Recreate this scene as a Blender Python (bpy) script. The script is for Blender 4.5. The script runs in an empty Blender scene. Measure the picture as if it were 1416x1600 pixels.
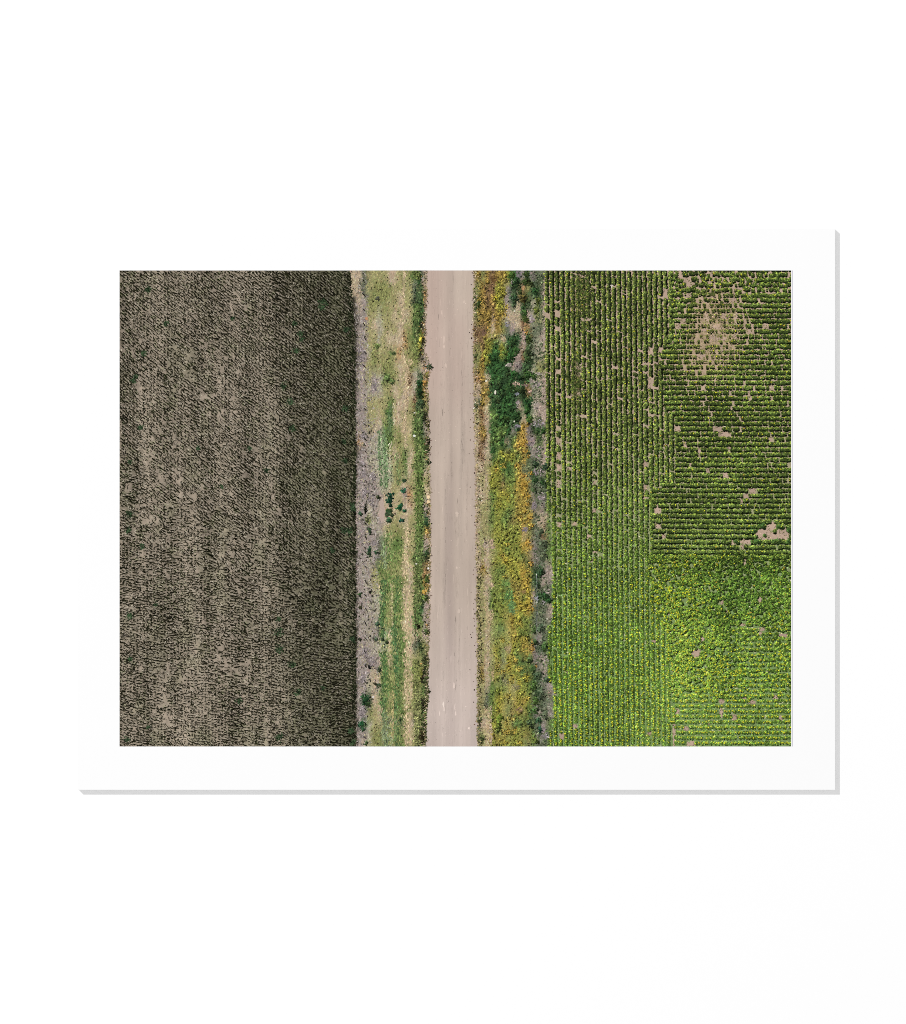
# An unframed art print (white bordered, mounted on a 4 mm board) hanging flat on a white wall.
# The printed picture - an aerial view of a dirt road between two crop fields - is flat ink: thousands of
# small flat ink marks laid on the board (0.15 mm in all), coloured by procedural node materials.
import bpy, math
import numpy as np

C = bpy.context.scene.collection
rng = np.random.default_rng(20240611)

# ------------------------------------------------------------------ scale
S = 0.0005                      # metres per unit of the layout grid (print is 594 x 440 mm)
CX, CY = 708.0, 800.0           # layout centre
BOARD = 0.0042                  # board thickness: its face stands this far off the wall (y = 0), towards -y
STEP = 6e-6                     # one ink layer
ENV, KEY = 0.700, 0.335         # wall light from the room and from the lamp (per unit albedo)
EXPO = ENV + KEY

PX0, PX1, PY0, PY1 = 187.0, 1236.4, 422.6, 1166.4      # printed picture
def lin(c):
    c = np.asarray(c, float) / 255.0
    return np.where(c <= 0.04045, c / 12.92, ((c + 0.055) / 1.055) ** 2.4)

# ------------------------------------------------------------------ noise (numpy)
def vnoise(x, y, sx, sy, seed):
    r = np.random.default_rng(seed)
    t = r.random((256, 256))
    u = np.asarray(x, float) / sx + 31.7; v = np.asarray(y, float) / sy + 17.3
    i = np.floor(u).astype(int); j = np.floor(v).astype(int)
    f = u - i; g = v - j
    f = f * f * (3 - 2 * f); g = g * g * (3 - 2 * g)
    i0, i1, j0, j1 = i % 256, (i + 1) % 256, j % 256, (j + 1) % 256
    return (t[j0, i0] * (1 - f) + t[j0, i1] * f) * (1 - g) + (t[j1, i0] * (1 - f) + t[j1, i1] * f) * g
def fbm(x, y, sx, sy, seed, n=3):
    a, s, w = 0.0, 0.0, 1.0
    for k in range(n):
        a = a + w * vnoise(x, y, sx / 2 ** k, sy / 2 ** k, seed + 7 * k); s += w; w *= 0.55
    return a / s
def sstep(a, b, x):
    t = np.clip((np.asarray(x, float) - a) / (b - a), 0, 1)
    return t * t * (3 - 2 * t)

# ------------------------------------------------------------------ ink collector
class Ink:
    """Collects flat ink marks (layout units, sRGB 0-255) and links them as ONE mesh."""
    def __init__(self):
        self.v, self.c, self.n = [], [], []
    def polys(self, P, col, layer, spread=0.9):
        # P: n x k x 2 ; col: n x 3 (or 3) ; layer: height index
        n, k, _ = P.shape
        if n == 0: return
        P = P.copy()
        P[..., 0] = np.clip(P[..., 0], PX0, PX1); P[..., 1] = np.clip(P[..., 1], PY0, PY1)
        h = (layer + rng.random(n) * spread) * STEP
        V = np.empty((n, k, 3))
        V[..., 0] = (P[..., 0] - CX) * S
        V[..., 2] = (CY - P[..., 1]) * S
        V[..., 1] = -(BOARD + h)[:, None]
        col = np.broadcast_to(np.asarray(col, float), (n, 3))
        self.v.append(V.reshape(-1, 3)); self.n.append(np.full(n, k, np.int32))
        self.c.append(np.repeat(np.clip(col, 0, 255), k, axis=0))
    def blobs(self, x, y, rx, ry, ang, col, layer, k=7, jit=0.3):
        n = len(x)
        a = (np.arange(k) / k * 2 * np.pi)[None, :] + rng.random((n, 1)) * 6.28
        r = 1 + (rng.random((n, k)) - 0.5) * 2 * jit
        px = np.cos(a) * r * np.broadcast_to(rx, (n,))[:, None]; py = np.sin(a) * r * np.broadcast_to(ry, (n,))[:, None]
        ca = np.cos(np.broadcast_to(ang, (n,)))[:, None]; sa = np.sin(np.broadcast_to(ang, (n,)))[:, None]
        P = np.stack([x[:, None] + px * ca - py * sa, y[:, None] + px * sa + py * ca], -1)
        self.polys(P, col, layer)
    def strokes(self, x, y, L, W, ang, bend, col, layer):
        n = len(x); B = lambda q: np.broadcast_to(np.asarray(q, float), (n,))
        L, W, ang, bend = B(L) / 2, B(W) / 2, B(ang), B(bend)
        lx = np.stack([-L, 0 * L, L, L, 0 * L, -L], 1)
        ly = np.stack([-W * .45, -W + bend, -W * .45, W * .45, W + bend, W * .45], 1)
        ca, sa = np.cos(ang)[:, None], np.sin(ang)[:, None]
        self.polys(np.stack([x[:, None] + lx * ca - ly * sa, y[:, None] + lx * sa + ly * ca], -1), col, layer)
    def sheet(self, left, right, colour, layer, dx=2.0, dy=2.0):
        # a base tint between two edges x = left(y), right(y); the colour function gives sRGB at x, y
        ys = np.linspace(PY0, PY1, int((PY1 - PY0) / dy) + 1)
        l = np.array([left(q) for q in ys]); r = np.array([right(q) for q in ys])
        nx = int(np.max(r - l) / dx) + 2
        t = np.linspace(0, 1, nx)
        X = l[:, None] + (r - l)[:, None] * t[None, :]; Y = np.repeat(ys[:, None], nx, 1)
        Cc = colour(X, Y)
        V = np.stack([(np.clip(X, PX0, PX1) - CX) * S, np.full(X.shape, -(BOARD + layer * STEP)), (CY - Y) * S], -1)
        self.grid = (V.reshape(-1, 3), np.clip(Cc, 0, 255).reshape(-1, 3), len(ys), nx)
    def build(self, name, material, parent, sat=1.0):
        V = np.concatenate(self.v) if self.v else np.zeros((0, 3)); Cc = np.concatenate(self.c) if self.c else np.zeros((0, 3))
        N = np.concatenate(self.n) if self.n else np.zeros(0, np.int32)
        loops = np.arange(len(V), dtype=np.int32)
        def tone(q):
            g = q @ np.array([.30, .59, .11]); return np.clip(g[:, None] * (1 - sat) + q * sat, 0, 255)
        if hasattr(self, 'grid'):
            gv, gc, ny, nx = self.grid
            idx = np.arange(ny * nx).reshape(ny, nx) + len(V)
            q = np.stack([idx[:-1, :-1], idx[1:, :-1], idx[1:, 1:], idx[:-1, 1:]], -1).reshape(-1)
            V = np.concatenate([V, gv]); Cc = np.concatenate([Cc, gc])
            loops = np.concatenate([loops, q.astype(np.int32)]); N = np.concatenate([N, np.full((ny - 1) * (nx - 1), 4, np.int32)])
        me = bpy.data.meshes.new(name)
        me.vertices.add(len(V)); me.vertices.foreach_set('co', V.astype(np.float32).ravel())
        me.loops.add(len(loops)); me.loops.foreach_set('vertex_index', loops)
        me.polygons.add(len(N)); st = np.zeros(len(N), np.int32); st[1:] = np.cumsum(N)[:-1]
        me.polygons.foreach_set('loop_start', st)
        me.update(calc_edges=True)
        at = me.color_attributes.new('ink', 'FLOAT_COLOR', 'POINT')
        rgba = np.ones((len(V), 4), np.float32); rgba[:, :3] = lin(tone(Cc)) / EXPO
        at.data.foreach_set('color', rgba.ravel())
        me.materials.append(material)
        o = bpy.data.objects.new(name, me); C.objects.link(o); o.parent = parent
        return o

# ------------------------------------------------------------------ materials
def ink_material(name, grain, scale, stretch=(1, 1, 1)):
    """Matt ink: the mark's own tint, mottled by procedural noise at the grain of a photographic print."""
    m = bpy.data.materials.new(name); m.use_nodes = True
    nt = m.node_tree; b = nt.nodes['Principled BSDF']
    at = nt.nodes.new('ShaderNodeAttribute'); at.attribute_name = 'ink'
    tc = nt.nodes.new('ShaderNodeTexCoord'); mp = nt.nodes.new('ShaderNodeMapping'); mp.inputs['Scale'].default_value = stretch
    no = nt.nodes.new('ShaderNodeTexNoise'); no.inputs['Scale'].default_value = scale; no.inputs['Detail'].default_value = 3
    mr = nt.nodes.new('ShaderNodeMapRange')
    mr.inputs['From Min'].default_value = 0.25; mr.inputs['From Max'].default_value = 0.75
    mr.inputs['To Min'].default_value = 1 - grain; mr.inputs['To Max'].default_value = 1 + grain
    mul = nt.nodes.new('ShaderNodeVectorMath'); mul.operation = 'SCALE'
    L = nt.links.new
    L(tc.outputs['Object'], mp.inputs['Vector']); L(mp.outputs['Vector'], no.inputs['Vector'])
    L(no.outputs['Fac'], mr.inputs['Value']); L(mr.outputs['Result'], mul.inputs['Scale'])
    L(at.outputs['Color'], mul.inputs[0]); L(mul.outputs['Vector'], b.inputs['Base Color'])
    b.inputs['Roughness'].default_value = 1.0; b.inputs['Specular IOR Level'].default_value = 0.0
    return m
def plain_material(name, albedo, var, scale, spec=0.0):
    m = bpy.data.materials.new(name); m.use_nodes = True
    nt = m.node_tree; b = nt.nodes['Principled BSDF']
    tc = nt.nodes.new('ShaderNodeTexCoord')
    no = nt.nodes.new('ShaderNodeTexNoise'); no.inputs['Scale'].default_value = scale; no.inputs['Detail'].default_value = 4
    cr = nt.nodes.new('ShaderNodeValToRGB')
    cr.color_ramp.elements[0].color = (*(np.array(albedo) * (1 - var)), 1); cr.color_ramp.elements[1].color = (*albedo, 1)
    nt.links.new(tc.outputs['Object'], no.inputs['Vector']); nt.links.new(no.outputs['Fac'], cr.inputs['Fac'])
    nt.links.new(cr.outputs['Color'], b.inputs['Base Color'])
    b.inputs['Roughness'].default_value = 0.9; b.inputs['Specular IOR Level'].default_value = spec
    return m

# ------------------------------------------------------------------ objects: wall, print, board
def box(name, x0, x1, y0, y1, z0, z1, mat, parent=None):
    import bmesh
    bm = bmesh.new(); bmesh.ops.create_cube(bm, size=1)
    for v in bm.verts:
        v.co = (x0 + (x1 - x0) * (v.co.x + .5), y0 + (y1 - y0) * (v.co.y + .5), z0 + (z1 - z0) * (v.co.z + .5))
    if parent is not None:
        bmesh.ops.bevel(bm, geom=[e for e in bm.edges], offset=0.00015, segments=2, affect='EDGES', profile=0.5)
    me = bpy.data.meshes.new(name); bm.to_mesh(me); bm.free(); me.materials.append(mat)
    o = bpy.data.objects.new(name, me); C.objects.link(o); o.parent = parent
    return o
wall = box('wall', -3, 3, 0, 0.1, -2, 2, plain_material('white_wall_paint', (0.985, 0.985, 0.985), 0.004, 60))
wall['kind'] = 'structure'

art = bpy.data.objects.new('art_print', None); C.objects.link(art); art.empty_display_size = 0.1
art['label'] = 'unframed white bordered landscape print of a dirt road between two crop fields'
art['category'] = 'print'
board = box('mount_board', (121.5 - CX) * S, (1305.0 - CX) * S, -BOARD, -0.00002, (CY - 1234.2) * S, (CY - 356.5) * S,
            plain_material('white_print_paper', (0.955, 0.955, 0.955), 0.004, 900), art)
board['label'] = 'white paper board whose wide margin frames the picture'

# ------------------------------------------------------------------ colour charts of the verges
PAL = dict(m=(157,141,130), g=(131,118,111), t=(188,164,130), T=(198,174,128), y=(158,151,94), o=(134,136,74),
           G=(96,122,56), D=(52,92,44), p=(170,161,132), d=(44,64,34), k=(34,36,24), r=(176,130,80), b=(132,100,66),
           Y=(152,124,52), L=(138,137,46), O=(184,146,56), E=(58,86,50), e=(104,112,84), q=(148,160,118),
           s=(172,150,132), x=(70,66,52))
ROUGH = dict(m=.42, g=.6, t=.42, T=.36, y=.55, o=.7, G=.85, D=1.0, p=.46, d=1.1, k=1.1, r=.9, b=1.0, Y=1.1, L=1.0, O=.9,
             E=.95, e=.8, q=1.0, s=.5, x=.8)
LEFT = """tteyyyyttyyoGds tteyooooyyyyeDr xtgooooyytyydDr xmgyypyytttyGDs xmgytpyyttyoDks xmgyypytttroGLk xggpoyyoyryooks
xggyoyooytToots xmgygpGoottbpEr xmgpgpyyttstpdY xmgyyyyGyttybdo xmgyytyDTttyGDk xmmytpGGyotTGDs xrgmppqGtoytoGd xggmpqqytoGtyGG
xggmmpqqyoGttGt xmggmpqqyottyGt xmgggmttytgryGT smgmmsttttttyGs smgommstttttyGE xmggmpyyootyyGY xmgggeeyGGyytGs xmmmmepGGoTyGGd
xmmgyGGooyTtyGr xmgmyyGoGGotyGY xmgmmqGyGGtTyDs xmgmppGyGGTTyDs xmmmpeGyGGTtyGs xmgmmeqqtGGTtys xmgmmpqTyGGtedo xmgggsGtGGGTyoo
xmgmttGGoGyTGLk xmmmtpGGoGyTooG xmDdtyGyoGyTooG xmgoytGyoGotooD xmDpyyeqtEyteoD xmmpooqqoGoToob xmtyyoGqoGGTooG""".split()
RIGHT = """YoYbYYLDEmEgees oYbbLLmEdroEEss dYbYLLmEtddpGss oYYbYYtttDsposo bbYtYoemtbreess bbLLopEDEsDepss oYLDDLDDsbEepss
oYDDDDdsgEEpoos rYtDDEdDEdDmpss tYYEEDDEEdrepss eYTDEDDEtEDpsss ybtGDDDDEtDpsss tYtDGGDgEOgdDsG tbtGGDeGOOgsGss tbtDGLLLGOEmmss
ttyLLDDGOeeEmsG tytLLbGGOOeEeEG ttyGLLLGOOemesG tyyGLLGGYOegegG tyyGLGGbYYOettG tyyoLLLLLmeeebG tysyLLGLLOOgeeG tytyLYLLLGegmeG
tYtoGGLLLOEEEms yytoGGoYYYOEess yytGGGGYbLLmEEs yyTGGGGLLLOmees yyToGoyYLGGeees yytyooyYLDEemmG yytyLytLGYOgEsG yytyYgLYGEEgmsG
yYtoYyYLLEEEemG yytGooymLLDEEmm yyeGLLyyLYGeEem yyTGLyybYoDgmem etTLGyYyGEEEemG GyTYYYoLLoeGmmG GyTLYLLLLoeGmeG""".split()
def chart(rows, x0):
    for r_ in rows: assert len(r_) == 15, r_
    A = np.array([[PAL[c] + (ROUGH[c],) for c in r_] for r_ in rows], float)
    def f(X, Y, warp=1.0):
        X = np.asarray(X, float); Y = np.asarray(Y, float)
        Xw = X + warp * ((fbm(X, Y, 9, 14, 5) - .5) * 11)
        Yw = Y + warp * ((fbm(X, Y, 12, 16, 9) - .5) * 26)
        u = np.clip((Xw - x0) / 8 - .5, 0, 13.999); v = np.clip((Yw - 422) / 20 - .5, 0, len(rows) - 1.001)
        i = np.floor(u).astype(int); j = np.floor(v).astype(int); a = (u - i)[..., None]; b = (v - j)[..., None]
        a = np.clip((a - .5) * 1.5 + .5, 0, 1); b = np.clip((b - .5) * 1.3 + .5, 0, 1)
        return (A[j, i] * (1 - a) + A[j, i + 1] * a) * (1 - b) + (A[j + 1, i] * (1 - a) + A[j + 1, i + 1] * a) * b
    return f
RIGHT = [r_ if i < 15 else r_[:10] + ''.join(('e' if (c in 's' and (i + q) % 3) or (c == 'm' and (i + q) % 2) else c) for q, c in enumerate(r_[10:])) for i, r_ in enumerate(RIGHT)]
LEFT = [r_[:2] + ''.join({'g': 'm', 'm': 'mp'[(i + q) % 2]}.get(c, c) if q > 1 else c for q, c in enumerate(r_[2:], 2)) + '' for i, r_ in enumerate(LEFT)]
LEFT = [''.join('y' if (c == 't' and q > 7 and (i + q) % 3 == 0) else c for q, c in enumerate(r_)) for i, r_ in enumerate(LEFT)]
chartL, chartR0 = chart(LEFT, 549), chart(RIGHT, 742)
def chartR(X, Y):
    c = chartR0(X, Y).copy(); X = np.asarray(X, float); Y = np.asarray(Y, float)
    t = (sstep(690, 800, Y) * sstep(764, 776, X) * sstep(838, 826, X))[..., None]      # the flowering band of the lower half
    gold = np.array([150, 154, 58.]) + (fbm(X, Y, 12, 18, 151, 2) - .5)[..., None] * np.array([110, 30, -30.]) + sstep(806, 826, X)[..., None] * np.array([22, -4, -6.]) * (1 - .5 * sstep(900, 960, Y))[..., None]
    c[..., :3] = c[..., :3] * (1 - .45 * t) + gold * .45 * t
    return c

def piece(pts):
    xs = [p[0] for p in pts]; ys = [p[1] for p in pts]
    return lambda q: np.interp(q, xs, ys)
def ragged(f, amp, s, seed):
    return lambda q: f(q) + (fbm(np.asarray(q) * 0 + 3, q, 50, s, seed) - .5) * 2 * amp
fieldR = ragged(piece([(422, 549), (460, 552), (520, 556), (600, 557.5), (1166, 558.5)]), 2.2, 5, 41)
roadL = ragged(piece([(422, 667), (500, 665.5), (545, 663), (575, 672), (600, 668), (665, 669.5), (780, 672), (920, 671.5), (1000, 670), (1060, 668), (1166, 664)]), 2.1, 6, 42)
roadR = ragged(piece([(422, 741), (500, 740.5), (600, 741.5), (665, 743), (800, 744.5), (915, 745.5), (1166, 747)]), 1.7, 6, 43)
cropL = ragged(piece([(422, 848), (560, 850), (665, 852), (800, 856), (900, 861), (960, 859), (1060, 857), (1090, 864), (1166, 859)]), 2.0, 12, 44)

# ================================================================== 1  dark crop field
def dark_field(mat, parent):
    ink = Ink(); X1 = 560.0
    dens = lambda x, y: .55 * fbm(x, y, 60, 160, 61, 3) + .45 * fbm(x, y, 16, 26, 62, 2)
    darkside = lambda x, y: sstep(395, 520, x + 60 * (fbm(x, y, 80, 120, 63) - .5))
    bare = lambda x, y: sstep(.63, .75, .7 * fbm(x, y, 9, 13, 64, 2) + .3 * fbm(x, y, 70, 70, 65)) * (1 - .6 * darkside(x, y))
    def soil(X, Y):
        d = darkside(X, Y)[..., None]; b = bare(X, Y)[..., None]
        c = np.array([142, 129, 111.]) * (1 - d) + np.array([98, 95, 73.]) * d
        c = c * (1 - b) + np.array([152, 137, 119.]) * b
        low = sstep(700, 1100, Y)[..., None]
        c = c * (1 + .05 * low)
        c = c * (1 + .30 * (fbm(X, Y, 5, 5, 66, 2) - .5)[..., None]) * (1 + .40 * (fbm(X, Y, 20, 170, 67, 2) - .5)[..., None])
        g = sstep(.55, .75, fbm(X, Y, 24, 40, 68, 2))[..., None] * .22
        return c * (1 - g) + (c * np.array([.80, .92, .74])) * g
    ink.sheet(lambda q: PX0, fieldR, soil, 1.0)
    def lattice(deg, along, across, seed):
        # sowing rows run up and down, plants of neighbouring rows line up along the slant `deg`
        cols = np.arange(PX0 - 4, X1 + 4, along); rows = np.arange(-420, 1180, across)
        x, r = np.meshgrid(cols, rows)
        x = x + rng.normal(0, .45, x.shape)
        y = 422 + r + math.tan(math.radians(deg)) * (x - PX0) + rng.normal(0, .42, x.shape) + rng.normal(0, .55, len(cols))[None, :]
        x = x + 5.0 * (fbm(x, y, 60, 90, seed, 2) - .5); y = y + 7.0 * (fbm(x, y, 50, 50, seed + 3, 2) - .5)
        k = (x > PX0 + .5) & (x < fieldR(y) + .5) & (y > PY0 + .5) & (y < PY1 - .5)
        return x[k], y[k]
    wA = lambda x, y: sstep(-60, 60, (780 + .62 * (x - 240) - y) + 260 * (fbm(x, y, 45, 45, 70, 2) - .5))
    for deg, along, across, isA in ((40, 5.3, 5.0, True), (10, 5.3, 4.15, False)):
        x, y = lattice(deg, along, across, 72)
        w = wA(x, y); keep = (rng.random(len(x)) < (w if isA else 1 - w))
        D = darkside(x, y); b = bare(x, y)
        p = np.clip(1.0 + 1.0 * (dens(x, y) - .46) + .16 * D, .7, 1) * (1 - .72 * b)
        keep &= rng.random(len(x)) < p
        x, y, D = x[keep], y[keep], D[keep]; n = len(x)
        ang = np.radians(deg + rng.normal(0, 8 if isA else 17, n) + 26 * (fbm(x, y, 30, 30, 74, 2) - .5))
        wd = np.clip(rng.normal(1.72 + .38 * D + 1.6 * (fbm(x, y, 20, 170, 67, 2) - .5) * -1, .4, n), .8, 3.2); L = np.clip(rng.normal(7.2 if isA else 5.8, 1.7, n), 2.5, 12)
        tone = rng.random(n)[:, None]
        col = np.array([13, 13, 6.]) * (1 - tone) + np.array([40, 37, 24.]) * tone
        gr = (fbm(x, y, 20, 30, 75, 2) + rng.normal(0, .12, n) > .60)[:, None]
        col = np.where(gr, col * np.array([.9, 1.06, .82]), col)
        # plant litter beside each dark mark, then the mark, then a pale leaf edge
        px, py = -np.sin(ang), np.cos(ang)
        ink.strokes(x + px * .9, y + py * .9, L * .8, wd * .9, ang, rng.normal(0, .7, n), col * .4 + np.array([84, 78, 62.]) * (1 - .2 * D[:, None]), 3)
        ink.strokes(x, y, L, wd, ang, rng.normal(0, .9, n), col, 5)
        s = rng.random(n) < .62
        pc = np.array([175, 162, 143.]) * (.82 + .26 * rng.random((n, 1))) * (1 - .22 * D[:, None])
        pc = np.where(gr, pc * np.array([.90, .96, .84]), pc)
        ink.strokes((x - px * 1.9)[s], (y - py * 1.9)[s], (L * .62)[s], rng.uniform(.9, 1.6, s.sum()), ang[s] + rng.normal(0, .15, s.sum()), rng.normal(0, .5, s.sum()), pc[s], 4)
    # loose specks
    n = 16000; x = rng.uniform(PX0, X1, n); y = rng.uniform(PY0, PY1, n)
    k = (x < fieldR(y)) & (rng.random(n) < 1 - .8 * bare(x, y)); x, y = x[k], y[k]; n = len(x)
    ink.blobs(x, y, rng.uniform(.5, 1.3, n), rng.uniform(.5, 1.0, n), rng.random(n) * 3, np.array([34, 34, 22.]) * rng.uniform(.6, 1.6, (n, 1)), 6, k=5)
    n = 5000; x = rng.uniform(PX0, X1, n); y = rng.uniform(PY0, PY1, n); k = x < fieldR(y); x, y = x[k], y[k]; n = len(x)
    ink.strokes(x, y, rng.uniform(1.5, 3.5, n), rng.uniform(.7, 1.3, n), rng.normal(.6, .7, n), 0, np.array([186, 176, 154.]) * rng.uniform(.78, 1.12, (n, 1)) * (1 - .15 * darkside(x, y))[:, None], 6)
    # cross leaves that knot neighbouring lines together
    n = 9000; x = rng.uniform(PX0, X1, n); x = PX0 - 4 + np.round((x - PX0 + 4) / 5.3) * 5.3 + rng.normal(0, 1.0, n); y = rng.uniform(PY0, PY1, n)
    k = (x < fieldR(y) - 1) & (rng.random(n) < 1 - .85 * bare(x, y)); x, y = x[k], y[k]; n = len(x)
    ink.strokes(x, y, rng.uniform(2.5, 6, n), rng.uniform(.8, 1.6, n), np.where(rng.random(n) < .5, 1.5, -.5) + rng.normal(0, .35, n), rng.normal(0, .9, n), np.array([22, 22, 13.]) * rng.uniform(.6, 1.9, (n, 1)), 6)
    # dark rim of taller plants along the field's right edge
    n = 900; y = rng.uniform(PY0, PY1, n); x = fieldR(y) - np.abs(rng.normal(0, 7, n)) + 1.2
    ink.strokes(x, y, rng.uniform(2.5, 6, n), rng.uniform(1.2, 2.4, n), rng.normal(.7, .6, n), rng.normal(0, .6, n), np.array([24, 29, 16.]) * rng.uniform(.6, 1.9, (n, 1)), 7)
    # vertical wheel lines, hardly visible
    for xv, y0, y1 in ((209, 430, 700), (287, 440, 560), (424, 900, 1160), (405, 480, 640), (344, 640, 720)):
        n = int((y1 - y0) / 5); y = np.linspace(y0, y1, n) + rng.normal(0, 1.2, n); x = xv + rng.normal(0, .7, n)
        ink.strokes(x, y, 5, 1.0, math.pi / 2 + rng.normal(0, .1, n), 0, np.array([52, 48, 34.]) * rng.uniform(.7, 1.4, (n, 1)), 7)
    # green tufts
    T = [(230,451,6),(259,506,6),(224,552,6),(364,497,4),(443,603,7),(208,595,5),(219,668,7),(203,722,4),(417,735,6),(203,803,8),(201,829,6),(222,854,6),
         (203,962,8),(243,945,4),(436,987,9),(437,1014,9),(204,1029,4),(374,1095,5),(199,1156,6),(231,1136,4),(437,1152,8),(505,472,8),(503,480,6),(470,522,7),
         (472,530,5),(461,505,5),(454,628,7),(463,548,7),(541,514,7),(541,638,7),(457,669,8),(552,796,6),(552,789,5),(545,830,8),(538,829,6),(457,1038,8),(465,1083,7),
         (505,1075,4),(551,999,6),(549,1142,7),(552,1161,7),(537,690,5),(540,720,6),(435,967,5),(212,588,4),(310,700,4),(390,700,4),(347,760,4),(520,860,5)]
    for tx, ty, r_ in T:
        n = 10 + int(r_ * 4)
        x = tx + rng.normal(0, r_ * .36, n); y = ty + rng.normal(0, r_ * .36, n)
        ink.strokes(x, y, rng.uniform(2, 4.5, n), rng.uniform(1, 2, n), rng.random(n) * 3.14, rng.normal(0, .5, n),
                    np.array([[46, 64, 40.]]) * rng.uniform(.4, 1.6, (n, 1)), 8)
    o = ink.build('dark_crop_field', mat, parent, .86); o['label'] = 'brown and black hatched field of low withered plants'
    return o

# ================================================================== shared: weedy verge texture
def weeds(ink, fn, left, right, x0, x1, count, layer, lean):
    n = count; x = rng.uniform(x0, x1, n); y = rng.uniform(PY0, PY1, n)
    k = (x > left(y) - 1) & (x < right(y) + .6); x, y = x[k], y[k]; n = len(x)
    c4 = fn(x + rng.normal(0, 2.0, n), y + rng.normal(0, 3.5, n)); col, R = c4[:, :3], c4[:, 3]
    t = rng.normal(0, 1, n)
    col = col * np.exp(.17 * R * t)[:, None] * (1 + rng.normal(0, .035, (n, 3)))
    ang = lean + rng.normal(0, .55, n)
    ink.strokes(x, y, rng.uniform(1.8, 5.0, n), rng.uniform(.8, 1.9, n), ang, rng.normal(0, .5, n), col, layer)
    # shaded gaps between the leaves as printed
    n = int(count * .34); x = rng.uniform(x0, x1, n); y = rng.uniform(PY0, PY1, n)
    c4 = fn(x, y); R = c4[:, 3]
    k = (x > left(y) - 1) & (x < right(y) + .6) & (rng.random(n) < np.clip((R - .42) * 1.25, 0.02, 1)) ; x, y, c4 = x[k], y[k], c4[k]; n = len(x)
    ink.strokes(x, y, rng.uniform(1.4, 3.6, n), rng.uniform(.8, 2.0, n), lean + rng.normal(0, .8, n), rng.normal(0, .5, n),
                c4[:, :3] * rng.uniform(.16, .55, (n, 1)), layer + 1)
    n = int(count * .20); x = rng.uniform(x0, x1, n); y = rng.uniform(PY0, PY1, n)
    k = (x > left(y) - 1) & (x < right(y)); x, y = x[k], y[k]; n = len(x); c4 = fn(x, y)
    ink.strokes(x, y, rng.uniform(1.2, 3.4, n), rng.uniform(.6, 1.2, n), lean + rng.normal(0, .6, n), 0,
                np.minimum(c4[:, :3] * rng.uniform(1.08, 1.30, (n, 1)) + 6, 225), layer + 2)
def clump(ink, x, y, rx, ry, col, layer, n=None, dark=.45, k=1.0):
    """a leafy clump: printed shade at its lower right, leaves over it, lit leaf tips at the upper left"""
    n = n or int(8 + rx * ry * 1.3)
    a = rng.random(n) * 6.28; q = np.sqrt(rng.random(n))
    wob = 1 + .28 * np.sin(a * 3 + rng.random() * 6) + rng.normal(0, .16, n)
    px, py = x + np.cos(a) * q * rx * wob, y + np.sin(a) * q * ry * wob
    m = max(4, int(rx * ry * .55))
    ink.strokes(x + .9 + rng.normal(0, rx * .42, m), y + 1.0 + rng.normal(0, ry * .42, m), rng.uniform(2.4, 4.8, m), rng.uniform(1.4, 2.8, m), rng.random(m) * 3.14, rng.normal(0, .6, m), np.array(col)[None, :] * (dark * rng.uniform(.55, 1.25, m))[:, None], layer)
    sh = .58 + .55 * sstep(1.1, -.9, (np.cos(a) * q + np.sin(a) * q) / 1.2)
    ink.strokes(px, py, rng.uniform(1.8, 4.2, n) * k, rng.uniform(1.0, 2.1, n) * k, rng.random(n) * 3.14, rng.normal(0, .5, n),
                np.array(col)[None, :] * (sh * rng.uniform(.62, 1.45, n))[:, None] + (rng.random((n, 1)) < .22) * np.array([20, 16, 4.]), layer + .9)

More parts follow.
